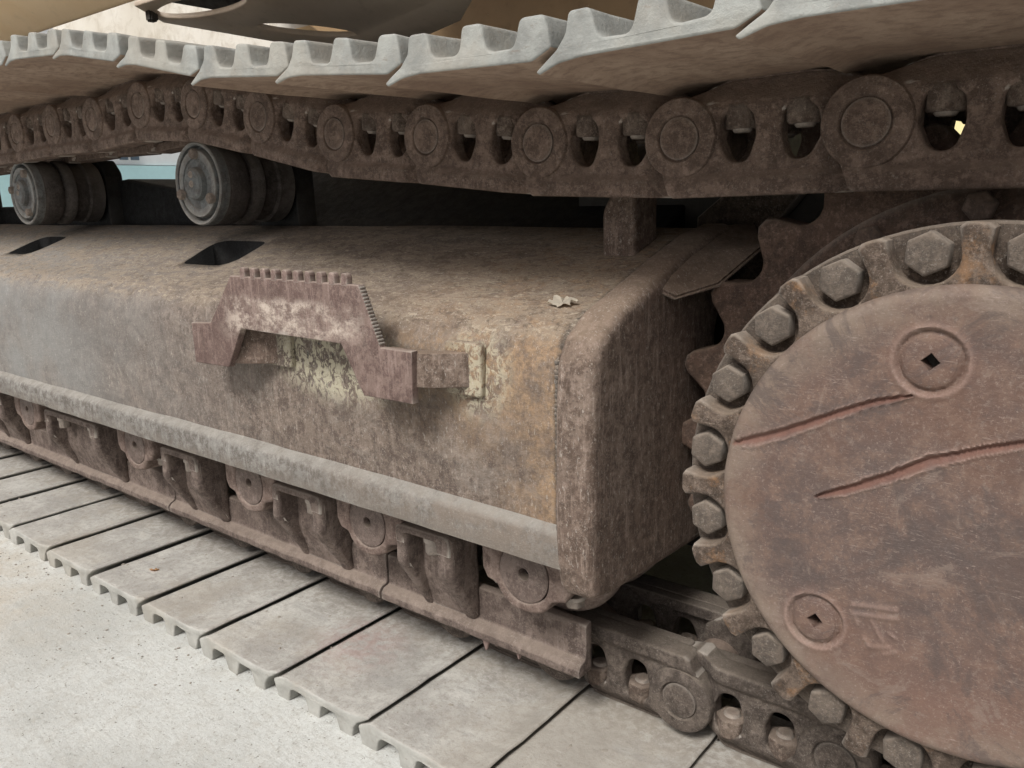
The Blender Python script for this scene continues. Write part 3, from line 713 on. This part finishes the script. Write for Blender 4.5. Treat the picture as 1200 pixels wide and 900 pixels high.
# ================================================================== CARRIER ROLLERS
CAPM = lambda mat: fin(lathe([(.0001, -.014), (.026, -.014), (.031, -.010), (.033, .000), (.049, .001), (.050, -.002), (.064, -.002), (.0665, .004), (.0668, .016), (.0725, .016), (.0735, .001), (.079, -.002), (.0815, .001), (.082, .012), (.082, .02)], 64), 'end_cap', mat, 30)
CAP1 = CAPM('cap'); CAP2 = CAPM('cap')
SHELL = fin(lathe([(.070, .02), (.080, .021), (.0815, .03), (.0815, .060), (.079, .066), (.072, .069), (.072, .072), (.079, .075), (.083, .082), (.083, .100), (.077, .106), (.0755, .11), (.0755, .135), (.080, .14), (.080, .175), (.07, .18)], 64), 'roller_shell', 'carrier', 30)
cb = fin(hexhead(.0105, -.012, .0, (0, 0, 0), 'Y', .4), 'cap_bolt', 'bolt', 30)
dot = fin(lathe([(.0001, -.0165), (.005, -.0165), (.007, -.014), (.0045, -.013)], 16), 'grease_fitting', 'bolt', 30)
for i, (x, z, lb) in enumerate(((-1.522, .767, 'grey-capped carrier roller with three cap bolts in the middle of the track gap'), (-2.349, .767, 'carrier roller with peeling cap at the left edge, touching the sagging chain'), (-3.2, .767, 'carrier roller beyond the left edge of the view'))):
    t_ = thing('carrier_roller', lb, 'carrier roller', (x, .922, z), 'carrier rollers holding up the chain')
    cp = part('end_cap', CAP1, t_, Matrix.Rotation(i * .5, 4, 'Y'))
    for a_ in (85, 200, 330): sub('cap_bolt', cb, cp, Matrix.Translation((.0575 * math.cos(math.radians(a_)), 0, .0575 * math.sin(math.radians(a_)))))
    for zz in (.018, 0): sub('grease_fitting', dot, cp, Matrix.Translation((0, 0, zz)))
    part('roller_shell', SHELL, t_, Matrix())
    br = XZ(fillet([(-.07, -.12, 0), (.07, -.12, 0), (.065, .05, .03), (.03, .085, .02), (-.05, .085, .02), (-.075, .05, .02)]), [], .185, .235, .004)
    part('support_bracket', fin(br, 'support_bracket', 'dark'), t_, Matrix())
# ================================================================== SPROCKET
sp = thing('sprocket', 'brown toothed drive sprocket ring meshing with the chain behind the round hub', 'sprocket', (SC[0], .97, SC[1]))
pts = []
N = 23; t0 = 135.9
for k in range(N):
    c0 = t0 + k * 360 / N; st_ = 360 / N
    for da, r in ((-.5, .332), (-.42, .333), (-.33, .338), (-.24, .350), (-.15, .364), (-.06, .371), (.06, .371), (.15, .364), (.24, .350), (.33, .338), (.42, .333)):
        a_ = math.radians(c0 + da * st_); pts.append((SC[0] + r * math.cos(a_), SC[1] + r * math.sin(a_)))
part('tooth_ring', fin(XZ(pts, [circ(SC[0], SC[1], .20, 60)], .958, 1.005, .006, 3), 'tooth_ring', 'sprocket', 40), sp)
part('disc_plate', fin(lathe([(.12, -.012), (.292, -.014), (.300, -.010), (.300, .01)], 72, (SC[0], .965, SC[1])), 'disc_plate', 'sprocket', 30), sp)
sb = fin(hexhead(.016, -.016, 0, (0, 0, 0), 'Y', .2), 'ring_bolt', 'sprocket', 30)
for k in range(16):
    a_ = math.radians(120 + k * 22.5)
    part('ring_bolt', sb, sp, Matrix.Translation((.278 * math.cos(a_), -.019, .278 * math.sin(a_))))
# ================================================================== FINAL DRIVE
fd = thing('final_drive', 'round rusty final drive hub with gouged cover plate and ring of hex bolts', 'final drive', (SC[0], .80, SC[1]))
ST = 18; PH = 100.87
RO = .2665; RP = .0275; RB = .2438
ring = []
for k in range(20):
    c0 = PH + k * ST
    # rib centre is half a step before the bolt
    hw = math.degrees(math.asin((RP) / RO)) + .3
    for s_ in np.linspace(-ST + hw, -hw, 6):
        edge = min(1, min(abs(s_ + ST - hw), abs(s_ + hw)) / 1.2)
        rr = RO - .004 * (1 - edge); a_ = math.radians(c0 + s_); ring.append((SC[0] + rr * math.cos(a_), SC[1] + rr * math.sin(a_)))
    ca = math.radians(c0); e1 = Vector((math.cos(ca), math.sin(ca))); e2 = Vector((-math.sin(ca), math.cos(ca)))
    for q in np.linspace(-90, -270, 13):
        b = math.radians(q); v = Vector(SC) + e1 * (RB + RP * math.cos(b)) + e2 * (RP * math.sin(b)); ring.append((v.x, v.y))
bm = XZ(ring, [circ(SC[0], SC[1], .19, 60)], .7655, .808, .0045, 3)
for v in bm.verts: v.co += Vector((mn.noise(v.co * 35), mn.noise(v.co * 35 + Vector((4, 4, 4))), mn.noise(v.co * 35 + Vector((9, 9, 9))))) * .0022
part('scalloped_ring', fin(bm, 'scalloped_ring', 'rib', 45), fd)
part('flange', fin(lathe([(.19, .790), (.2645, .790), (.2670, .7925), (.2670, .812), (.262, .816), (.245, .83), (.235, .86), (.225, .90), (.225, .955)], 96, (SC[0], 0, SC[1])), 'flange', 'hub', 30), fd)
hb = fin(hexhead(.0198, .772, .80, (0, -.80, 0), 'Y', math.radians(90)), 'hub_bolt', 'hub', 30)
for k in range(20):
    a_ = math.radians(PH + k * ST)
    part('hub_bolt', hb, fd, Matrix.Translation((RB * math.cos(a_), 0, RB * math.sin(a_))) @ Matrix.Rotation(rnd.uniform(-.12, .12), 4, 'Y'))
# cover plate: height field with gouges, plug seats and cast marks
PL = [((-.146, .581), .0325), ((-.228, .313), .0305)]
G1 = [(-.318, .479, .005), (-.30, .486, .009), (-.275, .496, .0085), (-.251, .508, .008), (-.225, .522, .0075), (-.19, .539, .006), (-.158, .550, .003)]
G2 = [(-.235, .440, .002), (-.225, .445, .006), (-.20, .457, .008), (-.17, .474, .0085), (-.139, .494, .0095), (-.105, .509, .007), (-.05, .530, .006), (0, .547, .003)]
RID = [((-.194, .341), (-.156, .347), .0024), ((-.194, .332), (-.155, .338), .0022), ((-.191, .329), (-.188, .322), .0014), ((-.176, .329), (-.172, .324), .0014), ((-.171, .322), (-.165, .312), .0016), ((-.160, .322), (-.154, .318), .0013), ((-.178, .303), (-.158, .308), .0015), ((-.163, .300), (-.152, .306), .0014), ((-.182, .310), (-.176, .305), .0013)]
def seg_d(px, pz, a, b):
    a = np.array(a); b = np.array(b); d = b - a; s = np.clip(((px - a[0]) * d[0] + (pz - a[1]) * d[1]) / (d @ d), 0, 1)
    return np.hypot(px - a[0] - s * d[0], pz - a[1] - s * d[1]), s, ((px - a[0]) * d[1] - (pz - a[1]) * d[0])
RC = .2165
rs = np.concatenate([[0], np.linspace(.004, .205, 104), .205 + .0115 * np.sin(np.linspace(.12, 1.0, 8) * math.pi / 2), [RC, RC]])
NA = 420
th = np.linspace(0, 2 * math.pi, NA, endpoint=False)
X_ = SC[0] + rs[:, None] * np.cos(th); Z_ = SC[1] + rs[:, None] * np.sin(th)
Yh = np.full_like(X_, .755); att = np.zeros(X_.shape + (2,))
e_ = np.clip((rs - .205) / .0115, 0, 1); Yh += (.011 * (1 - np.sqrt(np.clip(1 - e_ ** 2, 0, 1))))[:, None]
Yh[-1, :] = .79
flat = (np.arange(len(rs)) < len(rs) - 2)[:, None]
for (c, R0) in PL:
    d = np.hypot(X_ - c[0], Z_ - c[1])
    Yh += flat * .020 * (d < R0 * .42)
    Yh += flat * (-.0022 * np.exp(-((d - R0 * .93) / .0028) ** 2) + .0035 * np.exp(-((d - R0 * .80) / .003) ** 2) - .0012 * np.exp(-((d - R0 * .68) / .0018) ** 2))
    att[..., 1] += np.exp(-((d - R0 * .93) / .0022) ** 2) * .55
    att[..., 0] += np.exp(-((d - R0 * 1.03) / .004) ** 2) * .12
WN = np.array([[mn.noise(Vector((X_[i, j] * 60, 0, Z_[i, j] * 60))) * .5 + mn.noise(Vector((X_[i, j] * 190, 3, Z_[i, j] * 190))) * .3 for j in range(NA)] for i in range(len(rs))])
for G in (G1, G2):
    best = np.full(X_.shape, 9.); W_ = np.zeros(X_.shape); SG = np.zeros(X_.shape)
    for A, B in zip(G, G[1:]):
        d, s, sg = seg_d(X_, Z_, A[:2], B[:2]); w = A[2] + (B[2] - A[2]) * s
        w = w * .62 * (1 + .55 * WN)
        m = d < best; best = np.where(m, d, best); W_ = np.where(m, w, W_); SG = np.where(m, np.sign(sg), SG)
    q = best / np.maximum(W_, 1e-5)
    groove = np.exp(-(q / .62) ** 4); up = SG < 0
    prof_ = np.where(up, 1.15, .75)
    Yh += flat * (.0034 * groove * prof_ - .0016 * np.exp(-((q - 1.05) / .22) ** 2))
    att[..., 0] = np.maximum(att[..., 0], np.exp(-(q / .85) ** 4) * .9); att[..., 1] = np.maximum(att[..., 1], np.exp(-((q - 1.05) / .16) ** 2) * .7 * (W_ > .004))
for A, B, w in RID:
    d, s, sg = seg_d(X_, Z_, A, B); q = np.exp(-(d / w) ** 2)
    Yh += flat * (-.0016 * q); att[..., 1] = np.maximum(att[..., 1], q * .45)
Yh += flat * np.array([[mn.noise(Vector((X_[i, j] * 26, 0, Z_[i, j] * 26))) * .0011 for j in range(NA)] for i in range(len(rs))])
bm = bmesh.new(); V = [[bm.verts.new((X_[i, j], Yh[i, j], Z_[i, j])) for j in range(NA)] for i in range(1, len(rs))]
c0 = bm.verts.new((SC[0], .755, SC[1]))
for j in range(NA): bm.faces.new((c0, V[0][(j + 1) % NA], V[0][j]))
for A, B in zip(V, V[1:]):
    for j in range(NA): bm.faces.new((A[j], A[(j + 1) % NA], B[(j + 1) % NA], B[j]))
bm.faces.new(V[-1]); bmesh.ops.recalc_face_normals(bm, faces=bm.faces)
cm = fin(bm, 'cover_plate', 'cover', 60)
ca_ = cm.color_attributes.new('gouge', 'FLOAT_COLOR', 'POINT')
arr = np.zeros((len(cm.vertices), 4), dtype=np.float32); arr[:, 3] = 1
aa = att[1:].reshape(-1, 2); arr[:len(aa), 0] = np.clip(aa[:, 0], 0, 1); arr[:len(aa), 1] = np.clip(aa[:, 1], 0, 1)
ca_.data.foreach_set('color', arr.ravel())
cov = part('cover_plate', cm, fd)
for (c, R0) in PL:
    sq = .0056
    rt = .75
    hole = [(c[0] + sq * 1.35 * math.cos(rt + math.pi / 4 + k * math.pi / 2), c[1] + sq * 1.35 * math.sin(rt + math.pi / 4 + k * math.pi / 2)) for k in range(4)]
    pl = sub('drain_plug', fin(XZ(circ(c[0], c[1], R0 * .66, 40), [hole], .7537, .7735, .0014, 2), 'drain_plug', 'cover', 40), cov)
    # square socket floor on the plate behind, coloured near-black for the hole's shade
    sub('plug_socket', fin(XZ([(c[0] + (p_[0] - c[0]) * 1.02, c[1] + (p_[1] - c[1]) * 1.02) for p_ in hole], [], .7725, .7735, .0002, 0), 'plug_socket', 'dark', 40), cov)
# ================================================================== CHASSIS AND UPPER BODY
ch = thing('chassis', 'dark shaded centre chassis with legs filling the space behind the track frame', 'chassis', (-1.6, 2.0, .2))
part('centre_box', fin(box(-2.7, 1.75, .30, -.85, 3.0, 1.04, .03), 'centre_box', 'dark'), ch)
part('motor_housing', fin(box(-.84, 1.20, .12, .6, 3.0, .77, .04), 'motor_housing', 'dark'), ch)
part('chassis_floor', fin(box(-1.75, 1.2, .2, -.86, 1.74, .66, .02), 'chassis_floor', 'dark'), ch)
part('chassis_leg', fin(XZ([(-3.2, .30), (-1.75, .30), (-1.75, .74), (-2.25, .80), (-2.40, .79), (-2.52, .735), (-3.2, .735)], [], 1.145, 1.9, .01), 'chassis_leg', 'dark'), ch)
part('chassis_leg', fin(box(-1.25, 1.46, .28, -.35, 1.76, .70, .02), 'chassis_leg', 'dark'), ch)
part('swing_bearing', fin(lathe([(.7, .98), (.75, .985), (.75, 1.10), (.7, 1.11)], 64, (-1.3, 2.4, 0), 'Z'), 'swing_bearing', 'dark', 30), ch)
ub = thing('upper_body', 'tan and brown painted underside of the excavator body above the track', 'excavator body', (-1.6, 2.0, 1.05))
part('side_skirt', fin(YZ(fillet([(.45, 1.52, .02), (.45, 1.44, .03), (.66, 1.235, .25), (.868, 1.100, .012), (.885, 1.16, .01), (.885, 1.52, .01)], 6), [], -4.2, -1.44, .008, 3), 'side_skirt', 'tan', 50), ub)
e1 = [(-1.52 + .13 * math.cos(a_) + .00 * math.sin(a_), .965 + .055 * math.sin(a_)) for a_ in np.linspace(0, 6.2832, 28, endpoint=False)]
ca1 = math.radians(75); e2 = []
for a_ in np.linspace(0, 6.2832, 28, endpoint=False):
    u, v = .115 * math.cos(a_), .05 * math.sin(a_); e2.append((-1.555 + u * math.cos(ca1) - v * math.sin(ca1), 1.25 + u * math.sin(ca1) + v * math.cos(ca1)))
def onslope(p_):
    t_ = 1.0535 / (.3735 + .43 * p_[1]); return (p_[0] * t_, p_[1] * t_)
slope = lambda bm: remap(bm, lambda v: (v.x, v.y, 1.78 - .43 * v.y + v.z))
op = [(-1.60, .875), (-1.70, .99), (-1.72, 1.30), (-1.66, 1.45), (-1.45, 1.50), (-1.25, 1.42), (-1.0, 1.2), (-.98, .88)]
part('belly_plate', fin(slope(XY([onslope(p_) for p_ in op], [[onslope(p_) for p_ in e1], [onslope(p_) for p_ in e2]], 0, .014, .003, 1)), 'belly_plate', 'bodygrey', 40), ub)
part('hole_shade_sheet', fin(slope(XY([onslope(p_) for p_ in [(-1.60, .89), (-1.68, 1.0), (-1.70, 1.29), (-1.64, 1.43), (-1.45, 1.48), (-1.26, 1.40), (-1.0, 1.18), (-1.0, .9)]], [], .05, .06, .002, 1)), 'hole_shade_sheet', 'dark', 40), ub)  # dark sheet added behind the belly holes to stand for their shade
part('underbody_casting', fin(XZ(fillet([(-1.80, 1.104, .05), (-2.02, 1.13, .05), (-2.10, 1.22, .06), (-2.4, 1.40, .1), (-2.6, 1.7, 0), (.9, 1.7, 0), (.9, 1.098, .01), (-1.2, 1.100, .05)], 5), [], 1.74, 1.84, .012, 4), 'underbody_casting', 'bodybrown', 50), ub)
part('rear_panel', fin(box(-4.2, 1.88, 1.05, -1.55, 1.95, 1.75, .003), 'rear_panel', 'bodypale'), ub)
cp_ = onslope((-1.63, .925)); part('clip', fin(box(cp_[0] - .014, cp_[1] - .012, 1.78 - .43 * cp_[1] - .022, cp_[0] + .014, cp_[1] + .012, 1.78 - .43 * cp_[1] + .02, .004), 'clip', 'dark'), ub)
part('far_skirt', fin(box(-2.4, 1.86, 1.04, 1.2, 2.6, 1.3, .01), 'far_skirt', 'ochre'), ub)
part('gap_shade_strip', fin(XZ([(-1.6, 1.080), (.9, 1.078), (.9, 1.097), (-1.6, 1.099)], [], 1.80, 1.812, .004, 2), 'gap_shade_strip', 'black'), ub)  # flat black strip standing in for the dark gap below the casting
part('unseen_shade_deck', fin(box(-1.62, .66, 1.70, 1.2, 1.9, 1.74, .01), 'unseen_shade_deck', 'bodybrown'), ub)  # unseen deck, added overhead to keep sun off the chassis
part('top_deck', fin(box(-4.2, 1.9, 1.75, 1.2, 3.4, 1.9, .02), 'top_deck', 'bodybrown'), ub)
for (x, y, z) in ((-1.18, 1.735, 1.12), (-.88, 1.735, 1.15), (-1.60, 1.30, 1.235)):
    part('tab', fin(box(x - .008, y - .008, z - .012, x + .008, y + .008, z + .002, .002), 'tab', 'ochre'), ub)
# ================================================================== FAR WALLS
wa = thing('site_wall', 'white site building with small window above a teal band, seen through the track gap', 'building', (-18, 9, 0))
part('wall', fin(box(-18.3, 2, 1.62, -18, 18, 7, 0), 'wall', 'white'), wa)
part('teal_band', fin(box(-18.25, 2, GZ, -17.9, 18, 1.60, 0), 'teal_band', 'teal'), wa)
for y in (8.5, 9.1, 9.35): part('window', fin(box(-18.1, y, 1.72, -17.97, y + .18, 1.98, 0), 'window', 'glass'), wa)
part('roof_edge', fin(box(-18.2, 2, 2.05, -17.8, 9.0, 2.35, 0), 'roof_edge', 'orange'), wa)
wb = thing('yellow_wall', 'sunlit yellow wall seen through a window of the chain at the right', 'wall', (-2, 9, 0))
part('wall', fin(box(-7, 9, GZ, 4, 9.3, 5, 0), 'wall', 'yellow'), wb)
part('wall_joint', fin(box(-7, 8.985, 1.12, 4, 9, 1.14, 0), 'wall_joint', 'bodypale'), wb)
# ================================================================== LEAVES
def leaf(name, loc, s, mat, label, rz, tilt):
    bm = bmesh.new(); n = 26; c = bm.verts.new((0, 0, .05)); vs = []
    for k in range(n):
        a_ = 2 * math.pi * k / n; r = rnd.uniform(.62, 1.05)
        vs.append(bm.verts.new((r * math.cos(a_), r * .5 * math.sin(a_), rnd.uniform(-.05, .38))))
    for k in range(n): bm.faces.new((c, vs[k], vs[(k + 1) % n]))
    bmesh.ops.solidify(bm, geom=bm.faces[:], thickness=.05)
    bmesh.ops.scale(bm, vec=(s, s, s), verts=bm.verts)
    o = solo(name, fin(bm, name, mat, None), label, 'leaf'); o.location = loc; o.rotation_euler = (tilt, 0, rz)
leaf('dry_leaf', (-.570, .818, .598), .021, 'leaf', 'crumpled pale dry leaf lying on the sloping frame top beside the end cover', .1, .3)
leaf('dry_leaf', (-1.533, .742, .0035), .011, 'leafo', 'tiny orange dry leaf lying on a lower track shoe at the left', .6, 0)
bpy.data.collections.remove(_tmp)
